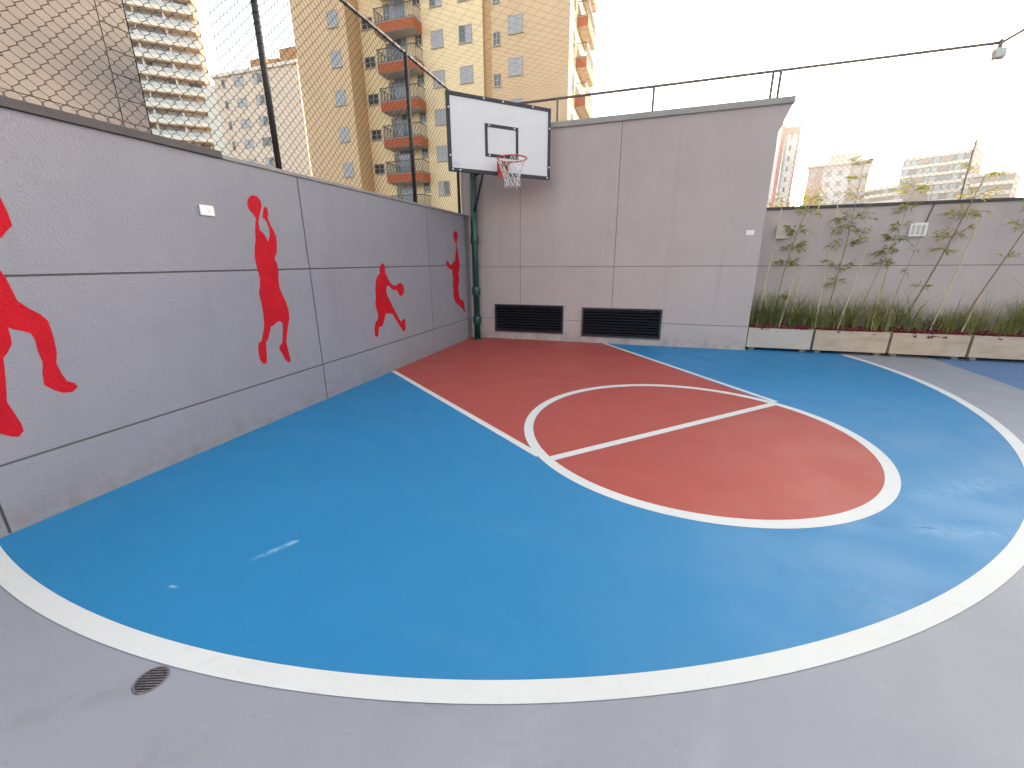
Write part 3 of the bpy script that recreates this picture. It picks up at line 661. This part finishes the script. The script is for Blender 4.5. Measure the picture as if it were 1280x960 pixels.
# bamboo
def bamboo(pts, clumps, label, thick=.012, brown=False, leaf=(bam_leaf, bam_leaf2), mixp=.25, seed=0, extra=0):
    rg = random.Random(seed)
    base = Vector(pts[0]); t = empty('bamboo_plant', base); tag(t, label, 'bamboo', 'young bamboos in the planter boxes')
    P = [Vector(p)-base for p in pts]
    # smooth polyline
    Q = []
    for i in range(len(P)-1):
        p0 = P[max(i-1, 0)]; p1 = P[i]; p2 = P[i+1]; p3 = P[min(i+2, len(P)-1)]
        for k in range(6):
            u = k/6
            Q.append(.5*((2*p1)+(p2-p0)*u+(2*p0-5*p1+4*p2-p3)*u*u+(3*p1-p0-3*p2+p3)*u**3))
    Q.append(P[-1])
    b = MB(); b.tube(Q, thick, 7, r_end=thick*.3)
    acc = 0
    for i in range(1, len(Q)-1):
        acc += (Q[i]-Q[i-1]).length
        if acc > .17:
            acc = 0; d = (Q[i+1]-Q[i]).normalized(); r_ = thick*(1-.7*i/len(Q))
            b.tube([Q[i]-d*.004, Q[i]+d*.004], r_*1.35, 7)
    b.build('cane', cane_brown if brown else cane_m, t, recalc=False)
    tw = MB(); lf_ = MB()
    def leafq(p, d, L, w, mi):
        s = d.cross(Vector((rg.uniform(-1, 1), rg.uniform(-1, 1), rg.uniform(-1, 1)))).normalized()
        dr = up*-.25*L
        lf_.face([p, p+d*L*.35+s*w, p+d*L*.35-s*w], mi); lf_.face([p+d*L*.35-s*w, p+d*L*.35+s*w, p+d*L+dr], mi)
    for (zf, n, rad, dens) in clumps:
        i = min(len(Q)-2, max(1, int(zf*(len(Q)-1)))); c = Q[i]
        for k in range(int(n*(.6 if c.z+base.z > 2.2 else .9))):
            a = rg.uniform(0, 6.28)
            d = Vector((math.cos(a), math.sin(a)*.55, rg.uniform(.0, .9))).normalized()
            L = rad*rg.uniform(.5, 1.15)
            e = c+d*L*.6+up*0; e2 = c+d*L-up*.12*L
            j = c+up*rg.uniform(-.04, .04)
            tw.tube([j, e, e2], .0016, 3, cap=False)
            for q in range(int(dens*1.5)):
                u = rg.uniform(.25, 1.05); p = j.lerp(e2, u)+Vector((rg.gauss(0, .012), rg.gauss(0, .012), rg.gauss(0, .012)))
                ld = (d + Vector((rg.uniform(-.8, .8), rg.uniform(-.8, .8), rg.uniform(-.9, .35)))).normalized()
                leafq(p, ld, rg.uniform(.05, .115), rg.uniform(.005, .0095), 1 if rg.random() < mixp else 0)
    tw.build('twigs', cane_brown, t, recalc=False)
    lf_.build('foliage', list(leaf), t, recalc=False)
    return t
YB = .30
# (x, z) tracks along the planter row
bamboo([(5.53, YB, .38), (5.53, YB, .95), (5.58, YB, 1.5), (5.68, YB+.05, 2.0), (5.83, YB+.08, 2.55)],
       [(.24, 7, .16, 8), (.47, 10, .18, 9), (.62, 12, .22, 9), (.72, 12, .2, 9), (.84, 10, .2, 9), (.95, 9, .2, 9)], 'leafy young bamboo nearest the tall block with tufts at several heights', seed=1, mixp=.2)
bamboo([(6.25, YB, .38), (6.31, YB, 1.0), (6.35, YB, 1.7), (6.38, YB+.05, 2.3), (6.40, YB+.1, 2.95)],
       [(.3, 7, .2, 7), (.40, 9, .26, 8), (.5, 10, .28, 8), (.6, 12, .3, 9), (.7, 12, .3, 9), (.8, 10, .26, 8), (.9, 10, .24, 8), (.98, 9, .2, 9)], 'tallest leafy green bamboo rising above the coping behind the second planter', seed=2, mixp=.15)
bamboo([(6.68, YB, .38), (6.78, YB, .95), (6.90, YB, 1.5), (7.00, YB, 2.0)],
       [(.62, 8, .14, 7), (.75, 10, .16, 8), (.88, 9, .16, 8), (.97, 6, .12, 8)], 'short green bamboo with leaves only near its tip', seed=3, mixp=.1, thick=.007)
bamboo([(7.10, YB, .38), (7.15, YB, .9), (7.22, YB, 1.4), (7.3, YB, 1.95)], [(.62, 5, .10, 2), (.8, 4, .1, 2)], 'thin nearly bare brown bamboo below the white socket box', seed=4, brown=True, thick=.006)
bamboo([(7.27, YB, .38), (7.45, YB, .95), (7.62, YB, 1.6), (7.78, YB+.05, 2.2), (7.95, YB+.1, 2.85)],
       [(.3, 5, .12, 4), (.5, 8, .15, 6), (.62, 12, .22, 8), (.72, 14, .28, 9), (.82, 14, .3, 9), (.92, 12, .28, 9), (.99, 9, .22, 9)], 'yellow leaved bamboo with a thick clump of leaves above the coping', seed=5, brown=True, thick=.016, mixp=.6)
bamboo([(8.02, YB, .38), (8.18, YB, .95), (8.35, YB, 1.5), (8.52, YB, 2.1), (8.62, YB+.05, 2.6)],
       [(.5, 5, .12, 4), (.68, 8, .16, 6), (.8, 10, .2, 8), (.92, 10, .2, 8)], 'leaning brown bamboo in the planter at the right edge', seed=6, brown=True, thick=.012, mixp=.5)
bamboo([(6.95, .42, .38), (7.02, .44, 1.2), (7.08, .46, 2.0), (7.14, .46, 2.6)], [(.8, 10, .2, 7), (.9, 10, .24, 8), (.98, 8, .2, 8)], 'thin bamboo whose leafy tip shows over the coping left of the socket box', seed=7, mixp=.5, thick=.006)
bamboo([(8.62, YB, .38), (8.75, YB, 1.1), (8.9, YB, 1.8), (9.0, YB, 2.5)], [(.4, 6, .15, 5), (.6, 8, .2, 6), (.8, 9, .22, 8), (.95, 9, .2, 8)], 'bamboo at the frame edge behind the last planter', seed=8, mixp=.5, thick=.008)

def stake(p0, p1, label, r=.011):
    t = MB(); a = Vector(p0); q = Vector(p1)
    n = 8; pts = [(q-a)*i/n + Vector((random.uniform(-.004, .004), 0, 0)) for i in range(n+1)]
    t.tube(pts, r, 7, r_end=r*.7)
    for i in range(1, n): t.tube([pts[i]-Vector((0, 0, .004)), pts[i]+Vector((0, 0, .004))], r*1.12, 7)
    o = t.build('bamboo_stake', stake_m, None, loc=a, recalc=False); tag(o, label, 'stake', 'dry bamboo stakes in the planter boxes')
stake((5.27, .28, .38), (5.40, .42, 2.30), 'pale stake leaning on the wall next to the tall block')
stake((5.58, .16, .38), (5.72, .30, 1.20), 'short stake in front of the leafy bamboo in the clean planter')
stake((5.75, .28, .38), (5.93, .45, 2.35), 'long pale stake just right of the beige junction box')
stake((6.12, .20, .38), (6.20, .50, 2.40), 'upright pale stake over the gap between the first two planters')
stake((6.42, .16, .38), (6.72, .40, 2.02), 'stake leaning right of the tallest leafy bamboo')
stake((6.88, .16, .38), (6.98, .40, 1.75), 'thin stake left of the bare brown bamboo', .006)
stake((7.62, .14, .38), (8.00, .42, 2.05), 'thick pale stake leaning right above the spilled mulch', .011)
stake((8.00, .14, .38), (8.20, .3, .95), 'short stake at the left end of the last planter')

# ------------------------------------------------------------------ buildings behind
def win_mesh(w, h, style):
    """window in local axes: x right, z up, -y outwards, origin at its lower left; returns frame and pane meshes"""
    f = MB(); t = .05
    f.box(-t, w+t, -.05, .0, -t, 0); f.box(-t, w+t, -.05, .0, h, h+t); f.box(-t, 0, -.049, .0, 0, h); f.box(w, w+t, -.049, .0, 0, h)
    f.box(-t-.04, w+t+.04, -.09, 0, -t-.05, -t-.001)
    f.box(w/2-.025, w/2+.025, -.046, -.001, 0, h)
    p = MB()
    if style == 'shut':
        for x0, x1 in ((0, w/2-.026), (w/2+.026, w)):
            n = 12
            for k in range(n):
                z = h*k/n; p.face([(x0, -.036, z+.01), (x1, -.036, z+.01), (x1, -.024, z+h/n), (x0, -.024, z+h/n)], 0)
            p.face([(x0, -.012, 0), (x1, -.012, 0), (x1, -.012, h), (x0, -.012, h)], 0)
    elif style in ('half_r', 'half_l'):
        a, c = ((0, w/2-.026), (w/2+.026, w)) if style == 'half_r' else ((w/2+.026, w), (0, w/2-.026))
        n = 12
        for k in range(n):
            z = h*k/n; p.face([(a[0], -.036, z+.01), (a[1], -.036, z+.01), (a[1], -.024, z+h/n), (a[0], -.024, z+h/n)], 0)
        p.face([(c[0], -.010, 0), (c[1], -.010, 0), (c[1], -.010, h), (c[0], -.010, h)], 1)
    else:
        p.face([(0, -.010, 0), (w, -.010, 0), (w, -.010, h), (0, -.010, h)], 1)
        p.box(0, w, -.03, -.012, h*.48, h*.52, 0)
    return f, p
WCACHE = {}
shutter_m = mat('lavender_grey_shutter', (.46, .45, .50), .6)
glass_m = mat('dark_window_glass', (.03, .032, .045), .15, 0, .8)
sash_m = mat('pale_window_frame', (.42, .38, .33), .6)
def window(parent, x, y, z, w, h, style, rz=0, name='window'):
    k = (round(w, 2), round(h, 2), style)
    if k not in WCACHE:
        f, p = win_mesh(w, h, style)
        fo = f.build(name, sash_m, parent); po = p.build('pane', [shutter_m, glass_m], fo, recalc=False)
        WCACHE[k] = (fo.data, po.data)
    else:
        fo = link(name, WCACHE[k][0], parent); link('pane', WCACHE[k][1], fo)
    fo.location = (x, y, z); fo.rotation_euler.z = rz
    return fo

cream = mat('cream_wall_paint', (.93, .71, .43), .85, 0, .2, var=.06, vscale=.6)
peach = mat('peach_wall_paint', (.74, .50, .31), .85, 0, .2, var=.06, vscale=.6)
ochre = mat('ochre_recess_paint', (.62, .39, .19), .85, 0, .2, var=.06, vscale=.6)
brick = mat('terracotta_parapet', (.42, .10, .035), .8, 0, .2, var=.12, vscale=3)
soffit = mat('pale_soffit', (.50, .43, .38), .85, var=.1)
railing_m = mat('bronze_railing', (.05, .034, .03), .5)
door_glass = mat('balcony_door_glass', (.16, .20, .27), .12, 0, .8)
curtain = mat('curtain', (.42, .46, .55), .8, var=.3, vscale=3)
apt = empty('apartment_building', (-12, 32, -.25)); tag(apt, 'tall yellow apartment tower with terracotta balconies behind the hoop', 'apartment building')
AO = Vector((-12, 32, -.25))
def apart(b, name, m, par=None, **k):
    o = b.build(name, m, None, **k); o.parent = par or apt
    if not par: o.matrix_parent_inverse = Matrix.Translation(-AO)
    return o
TOP = 33
b = MB(); b.box(-26.6, -21.4, 26.1, 45, -.2, TOP); apart(b, 'wall', peach)['label'] = 'peach wing with a single column of windows'
b = MB(); b.box(-21.39, -10.4, 28, 44.9, -.2, TOP); apart(b, 'wall', cream)['label'] = 'cream middle wing with the balconies'
b = MB(); b.box(-10.39, -9.7, 28.3, 44.8, -.2, TOP-.1); apart(b, 'wall', ochre)['label'] = 'narrow recess'
b = MB(); b.box(-9.69, -3.62, 28, 36.5, -.2, TOP); apart(b, 'wall', peach)['label'] = 'peach end wing'
b = MB(); b.box(-21.405, -21.385, 26.13, 27.99, -.2, TOP-.01); apart(b, 'recess_return', ochre)
b = MB(); b.box(-10.402, -10.39, 28.02, 28.29, -.2, TOP-.01); apart(b, 'recess_return', ochre)
b = MB(); b.box(-3.625, -3.60, 28.02, 36.4, -.2, TOP-.01); apart(b, 'wall', cream)['label'] = 'side face in cream for sunlit brightness'  # sunlight on the peach wing's side is put in as cream colour
rw = random.Random(11)
def aw(x, y, z, w, h, st, rz=0):
    o = window(apt, x, y, z, w, h, st, rz); o.matrix_parent_inverse = Matrix.Translation(-AO); return o
FLH = 2.73
def balcony(x0, x1, yf, yb, zt, axis='y'):
    """parapet box with railing; axis y: projects towards -y from a wall at yb; axis x: projects to +x"""
    w = MB(); w.box(x0, x1, yf, yb, zt-.66, zt-.02, 0); w.box(x0+.03, x1-.03, yf+.03, yb, zt-.69, zt-.661, 1); w.box(x0-.02, x1+.02, yf-.02, yb, zt-.02, zt+.02, 1)
    o = apart(w, 'balcony', [brick, soffit])
    r = MB()
    for fz in (1.0, .08):
        r.box(x0, x1, yf, yf+.035, zt+fz-.05, zt+fz+.015)
        r.box(x0, x0+.035, yf+.035, yb, zt+fz-.05, zt+fz+.015); r.box(x1-.035, x1, yf+.035, yb, zt+fz-.05, zt+fz+.015)
    n = int((x1-x0)/.135)
    for k in range(n+1):
        x = x0+.012+(x1-x0-.024)*k/n; r.box(x-.018, x+.018, yf+.004, yf+.030, zt+.02, zt+.97)
    n = int((yb-yf)/.135)
    for k in range(1, n):
        y = yf+(yb-yf)*k/n
        for x in (x0+.015, x1-.015): r.box(x-.009, x+.009, y-.011, y+.011, zt+.02, zt+.97)
    rr = r.build('railing', railing_m, o, recalc=False)
    return o
for k in range(-1, 6):
    zf = 19.80-FLH*k
    st = lambda: rw.choice(['shut', 'shut', 'half_r', 'half_l', 'shut'])
    aw(-23.06, 26.1, zf+.07-.02*k, .9, 1.02, st())
    aw(-21.15, 28, zf+.42, .95, .72, rw.choice(['glass', 'half_r', 'glass']))
    aw(-14.8, 28, zf-1.70, .98, 1.06, st()); aw(-12.36, 28, zf-1.70, 1.02, 1.06, st())
    aw(-8.27, 28, zf-1.66, 1.06, 1.06, 'shut'); aw(-9.5, 28, zf-2.26, .50, .78, 'glass')
    aw(-16.25, 28, zf-1.35+.0, .55, .75, 'glass')
    balcony(-19.17, -15.62, 26.7, 28, zf)
    d = MB(); d.box(-18.5, -17.05, 27.95, 28, zf+.02, zf+2.08); o = apart(d, 'balcony_door', sash_m)
    g = MB()
    for q in range(3):
        xx = -18.44+q*.455; g.face([(xx, 27.944, zf+.08), (xx+.42, 27.944, zf+.08), (xx+.42, 27.944, zf+2.02), (xx, 27.944, zf+2.02)], rw.choice((0, 0, 1, 2)))
    g.build('pane', [door_glass, curtain, glass_m], o, recalc=False)
    aw(-19.0, 28, zf+.3, .5, 1.5, 'glass')
    balcony(-3.60, -2.75, 31.0, 35.2, zf)
    wn = aw(-3.60, 29.3, zf+.1, .8, 1.1, 'glass', R(90))
b = MB(); b.box(-26.9, -3.3, 25.8, 45.2, TOP, TOP+.4); apart(b, 'roof', soffit)

# generic distant slab-block
def oriented(p_right, p_left):
    """matrix whose x axis runs along the facade from its left to its right end, -y towards the viewer"""
    L_ = Vector((*p_left, 0)); R_ = Vector((*p_right, 0)); d = (R_-L_).normalized()
    n = Vector((-d.y, d.x, 0))
    return Matrix(((d.x, n.x, 0, L_.x), (d.y, n.y, 0, L_.y), (0, 0, 1, -.25), (0, 0, 0, 1))), (R_-L_).length

white_w = mat('white_wall_paint', (.80, .73, .64), .8, var=.06, vscale=.5)
bal_glass = mat('balcony_glass', (.50, .51, .53), .2, 0, .7)
slab_shade = mat('slab_underside_shade', (.36, .20, .09), .8)  # brown colour paints the shadow line beneath each balcony slab
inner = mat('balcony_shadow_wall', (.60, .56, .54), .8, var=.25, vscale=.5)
M, wlen = oriented((-88.6, 68.9), (-106.5, 52.9))
wb = empty('apartment_building'); wb.matrix_world = M; tag(wb, 'white apartment block with long glass balconies beside the dark concrete tower', 'apartment building')
def part(b, name, m, par, **k): return b.build(name, m, par, **k)
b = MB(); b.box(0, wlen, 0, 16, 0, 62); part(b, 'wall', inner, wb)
b = MB(); b.box(wlen-.35, wlen+.9, -.1, 16.2, 0, 62.5); part(b, 'side_wall', white_w, wb)
for k in range(6, 22):
    z = 1.5+k*2.82
    b = MB(); b.box(-.1, wlen+.2, -1.64, -.01, z-.40, z-.151, 1); b.box(-.12, wlen+.22, -1.62, -1.5, z-.15, z+.55, 0); o = part(b, 'balcony', [white_w, slab_shade], wb)
    b = MB()
    for q in range(8):
        x0 = wlen*q/8+.06; b.box(x0, x0+wlen/8-.12, -1.58, -1.54, z+.58, z+1.35)
    b.build('glass_panel', bal_glass, o)
    rw2 = random.Random(k)
    for q in range(7):
        if rw2.random() < .75:
            b = MB(); x0 = wlen*q/7+.4; b.box(x0, x0+rw2.uniform(1.2, 2.4), -.06, -.005, z+.2, z+2.5, 0)
            b.build('door', rw2.choice([glass_m, bal_glass, curtain]), wb)
    for q in range(1, 5):
        b = MB(); x0 = wlen*q/5; b.box(x0-.08, x0+.08, -1.45, -.011, z+.21, z+2.40, 0)
        b.build('partition', white_w, wb)

pinkish = mat('pale_pink_wall', (.76, .60, .49), .85, var=.06, vscale=.4)
pk = empty('apartment_building', (-57, 60, -.25)); tag(pk, 'pale pink low apartment block with small paired windows', 'apartment building')
PO = Vector((-57, 60, -.25))
def pkpart(b, n, m, par=None):
    o = b.build(n, m, None); o.parent = pk; o.matrix_parent_inverse = Matrix.Translation(-PO); return o
PY = 52.0
def pX(px_d):  # helper constant table converted beforehand
    return px_d
b = MB(); b.box(-66.5, -49.6, PY, PY+14, -.2, 30.3); pkpart(b, 'wall', pinkish)
b = MB(); b.box(-70.3, -66.51, PY+1.0, PY+14, -.2, 30.0); pkpart(b, 'wall', white_w)['label'] = 'cream side bay'
b = MB(); b.box(-66.8, -49.3, PY-.3, PY+14.3, 30.3, 30.75); pkpart(b, 'roof_slab', white_w)
shed_m = mat('orange_rooftop', (.42, .20, .07), .8)
for bx in ((-60.0, -56.9, PY+1.5, PY+5, 30.76, 32.6), (-56.4, -54.5, PY+1.5, PY+5, 30.76, 32.2), (-53.5, -50.3, PY+1, PY+6, 30.76, 33.0)):
    b = MB(); b.box(*bx); pkpart(b, 'rooftop_shed', shed_m)
for k in range(-1, 7):
    z = 27.0-2.95*k-1.15
    for x, w_, st in ((-62.3, 1.9, 'shut'), (-58.4, 1.7, 'half_r'), (-64.9, .6, 'glass')):
        o = window(pk, x, PY, z, w_, 1.15, st if not (k == 2 and x > -60) else 'glass'); o.matrix_parent_inverse = Matrix.Translation(-PO)

# dark panelled concrete tower at the far left
tower = empty('concrete_tower', (-10, -2, -.25)); tag(tower, 'plain brownish grey panelled tower behind the left end of the fence', 'tower building')
TO = Vector((-10, -2, -.25))
tw_m = mat('brown_grey_panel', (.130, .120, .130), .85, 0, .2, var=.07, vscale=.8, bump=.2)
ye = 1.37; yj = .70
b = MB(); b.box(-16, -10.03, -22, ye-.03, -.2, 24); o = b.build('wall_core', mat('panel_gap', (.085, .07, .072), .9), None); o.parent = tower; o.matrix_parent_inverse = Matrix.Translation(-TO)
b = MB(); g = .012
for i, (y0, y1) in enumerate(((yj, ye), (-6.5, yj), (-14, -6.5))):
    zz = [-.2, 2.9, 3.5] + [4.0+.548*k for k in range(37)] if i == 0 else [-.2, 5.12, 12.2, 17.0, 24]
    for z0, z1 in zip(zz, zz[1:]): b.box(-10.035, -10, y0+g, y1-g*(i > 0), z0+g, z1-g)
b.box(-15.9, -10.0, ye-.032, ye, -.2, 24)
o = b.build('cladding_panels', tw_m, None); o.parent = tower; o.matrix_parent_inverse = Matrix.Translation(-TO)

# far right skyline
far_red = mat('red_tower_trim', (.40, .10, .11), .8); far_white = mat('pale_tower_face', (.55, .58, .62), .6, var=.08, vscale=.3); far_glass = mat('blue_grey_glazing', (.28, .34, .40), .3)
far_dots = mat('dark_green_window', (.06, .10, .11), .3)
far_pink = mat('dusty_pink_wall', (.36, .27, .26), .85, var=.1, vscale=.3); far_band = mat('pale_floor_band', (.56, .53, .48), .8); far_dark = mat('dim_glazing', (.15, .17, .19), .3, var=.3, vscale=.4); far_brown = mat('brown_concrete', (.27, .20, .16), .85, var=.1, vscale=.4)
M, wl = oriented((34.5, 118.3), (27.2, 119.9)); rt_ = empty('high_rise'); rt_.matrix_world = M; tag(rt_, 'slim high rise with red trim just right of the tall block', 'high rise')
xs = wl*.49
b = MB(); b.box(-1, xs-.01, 0, 10, 0, 33.6); part(b, 'wall', far_white, rt_)
b = MB(); b.box(xs+1.0, wl-.45, .8, 11, 0, 31.7); part(b, 'wall', far_white, rt_)
b = MB(); b.box(-1.05, xs+.05, -.3, 10.2, 32.2, 33.9); b.box(xs, wl, .3, 11.2, 30.6, 32.1); b.box(xs-.1, xs+.75, -.25, 11, 0, 32.15); b.box(wl-.44, wl, .5, 11, 0, 30.6); part(b, 'trim', far_red, rt_)
b = MB(); b.box(xs+.76, xs+1.35, .72, .79, 0, 30.5); part(b, 'glazing_strip', far_glass, rt_)
for k in range(12):
    b = MB(); b.box(xs+1.9, xs+2.35, .72, .795, 4+k*2.3, 5.1+k*2.3); part(b, 'window', far_dots, rt_)
    b = MB(); b.box(xs-2.2, xs-.9, -.07, -.005, 3.4+k*2.4, 4.6+k*2.4); part(b, 'window', far_glass, rt_)

M, wl = oriented((54.9, 132.6), (42.4, 137.0)); sm = empty('apartment_building'); sm.matrix_world = M; tag(sm, 'small pale pink block with a stepped roof seen through the fence', 'apartment building')
b = MB(); b.box(0, wl*.25, 0, 10, 0, 25.6); part(b, 'wall', far_pink, sm)
b = MB(); b.box(wl*.70, wl, 0, 10, 0, 25.2); part(b, 'wall', far_pink, sm)
b = MB(); b.box(wl*.25+.01, wl*.7-.01, .5, 10, 0, 25.7); part(b, 'wall', far_white, sm)['label'] = 'pale middle bay'
b = MB(); b.box(-.4, wl+.4, -.4, 10.4, 25.71, 26.4); b.box(wl*.3, wl*.86, 1, 9, 26.41, 28.2); b.box(wl*.34, wl*.8, .8, 9, 28.21, 28.5); part(b, 'roof', far_band, sm)
for k in range(9):
    for fx in (.06, .32, .5, .76, .88):
        b = MB(); b.box(wl*fx, wl*fx+1.1, -.08 if fx < .2 or fx > .7 else .42, -.005 if fx < .2 or fx > .7 else .495, 2.3+k*2.6, 3.6+k*2.6); part(b, 'window', far_glass, sm)

def banded(p_right, p_left, H, depth, flo, label, wallm, bandm, patches=(), stepped=0, top=None):
    M, wl = oriented(p_right, p_left); t = empty('office_block'); t.matrix_world = M; tag(t, label, 'office block')
    b = MB(); b.box(0, wl, 0, depth, 0, H); part(b, 'wall', wallm, t)
    n = int(H/flo)
    for k in range(max(0, n-8), n+1):
        z = H-(n-k)*flo
        b = MB(); b.box(-.2, wl+.2, -.9, -.01, z-.95, z-.05); part(b, 'floor_band', bandm, t)
        rr = random.Random(k+int(H))
        x = .5
        while x < wl-1.6:
            if rr.random() < .8:
                b = MB(); b.box(x, x+1.3, -.06, -.005, z-flo+.15, z-1.05); part(b, 'window', far_glass if rr.random() < .75 else far_dark, t)
            x += 1.75
    for fx, k in patches:
        b = MB(); b.box(wl*fx, wl*fx+2.2, -1.0, -.02, H-k*flo-flo+.1, H-k*flo-.97); part(b, 'infill_panel', far_brown, t)
    return t, wl, M
t, wl, M_ = banded((93.8, 170.5), (80.7, 178.7), 33.7, 30, 2.75, 'long banded office block that hides the low sun', far_dark, far_band, ((.28, 0), (.62, 0), (.26, 2), (.6, 1)))
b = MB(); b.box(wl+.21, wl+.9, -.6, 30, 0, 36); part(b, 'end_wall', far_brown, t)
banded((77.5, 166.5), (70.5, 175.5), 24.4, 20, 2.2, 'low stepped brown block left of the banded office block', far_brown, far_band)
banded((98.2, 156.8), (89.5, 162.5), 25.3, 25, 2.6, 'brown office block with pale stripes right of the banded one', far_brown, far_band)

# trees beyond the wall
def tree(x, y, h, cr, n, label, seed):
    rg = random.Random(seed); t = empty('garden_tree', (x, y, -.25)); tag(t, label, 'tree', 'trees beyond the planter wall')
    b = MB(); b.tube([(0, 0, 0), (.05, 0, h*.3), (-.05, .05, h*.6)], .16, 8, r_end=.07)
    cl = []
    for k in range(9):
        a = rg.uniform(0, 6.28); e = Vector((math.cos(a)*cr*rg.uniform(.3, .85), math.sin(a)*cr*rg.uniform(.3, .85), h*rg.uniform(.62, .95)))
        b.tube([(-.02, .02, h*.45), (e.x*.45, e.y*.45, h*.6), e], .05, 5, r_end=.012); cl.append(e)
    b.build('trunk', bark_m, t, recalc=False)
    f = MB()
    for k in range(n):
        c = rg.choice(cl); p = c+Vector((rg.gauss(0, cr*.24), rg.gauss(0, cr*.24), rg.gauss(0, h*.07)))
        d = Vector((rg.uniform(-1, 1), rg.uniform(-1, 1), rg.uniform(-.8, .6))).normalized(); s = d.orthogonal().normalized(); l = rg.uniform(.08, .17)
        f.face([p, p+d*l*.5+s*l*.3, p+d*l, p+d*l*.5-s*l*.3])
    f.build('crown', far_leaf, t, recalc=False)
tree(10.3, 19.5, 5.0, 1.3, 2400, 'yellow green treetop showing over the wall just right of the tall block', 1)
tree(12.2, 20.5, 5.25, 1.4, 2400, 'treetop over the wall in front of the small pink block', 2)

# ------------------------------------------------------------------ evening haze
b = MB(); b.box(-710, 710, -710, 710, -1.25, 48)
hz = bpy.data.materials.new('haze_air'); hz.use_nodes = True
hn = hz.node_tree.nodes; hn.remove(hn['Principled BSDF'])
pv = hn.new('ShaderNodeVolumePrincipled'); pv.inputs['Color'].default_value = (.95, .95, .95, 1); pv.inputs['Density'].default_value = HAZE_D; pv.inputs['Anisotropy'].default_value = .6
hz.node_tree.links.new(pv.outputs[0], hn['Material Output'].inputs['Volume'])
o = b.build('haze', hz, None); o['kind'] = 'stuff'

# ------------------------------------------------------------------ camera, sky, sun
cam = bpy.data.cameras.new('camera'); co = bpy.data.objects.new('camera', cam); COL.objects.link(co)
Rm = ((0.9516179, 0.30718275, -0.00788154), (0.07957102, -0.27111418, -0.95925263), (-0.29680265, 0.91221481, -0.28243996))
Mx = Matrix(((Rm[0][0], -Rm[1][0], -Rm[2][0], 3.43786), (Rm[0][1], -Rm[1][1], -Rm[2][1], -7.94131), (Rm[0][2], -Rm[1][2], -Rm[2][2], 1.5), (0, 0, 0, 1)))
# Rm rows are right, down, forward in world axes
fwd = Vector((-0.29680265, 0.91221481, -0.28243996))
co.matrix_world = Mx
cam.sensor_width = 36; cam.lens = 519/1280*36; cam.clip_start = .05; cam.clip_end = 6000
sc.camera = co

SUN_EL, SUN_AZ = 7.57, 26.2      # azimuth from +y towards +x
sd = Vector((math.sin(R(SUN_AZ))*math.cos(R(SUN_EL)), math.cos(R(SUN_AZ))*math.cos(R(SUN_EL)), math.sin(R(SUN_EL))))
sl = bpy.data.lights.new('sun', 'SUN'); sl.energy = 3.0; sl.angle = R(.5); sl.color = (1, .76, .44)
so = bpy.data.objects.new('sun', sl); COL.objects.link(so); so.rotation_euler = sd.to_track_quat('Z', 'Y').to_euler()
w = bpy.data.worlds.new('World'); sc.world = w; w.use_nodes = True
nt = w.node_tree; bg = nt.nodes['Background']
sky = nt.nodes.new('ShaderNodeTexSky'); sky.sky_type = 'NISHITA'; sky.sun_disc = False
sky.sun_elevation = R(SUN_EL); sky.sun_rotation = R(SUN_AZ); sky.dust_density = 3.0; sky.air_density = 1.2; sky.ozone_density = 1.0
hs = nt.nodes.new('ShaderNodeHueSaturation'); hs.inputs['Saturation'].default_value = .45
nt.links.new(sky.outputs[0], hs.inputs['Color']); nt.links.new(hs.outputs[0], bg.inputs[0]); bg.inputs[1].default_value = .15
sc.view_settings.view_transform = 'Standard'; sc.view_settings.look = 'None'; sc.view_settings.gamma = 1; sc.view_settings.use_curve_mapping = False
sc.view_settings.exposure = 2.78
sc.cycles.max_bounces = 6
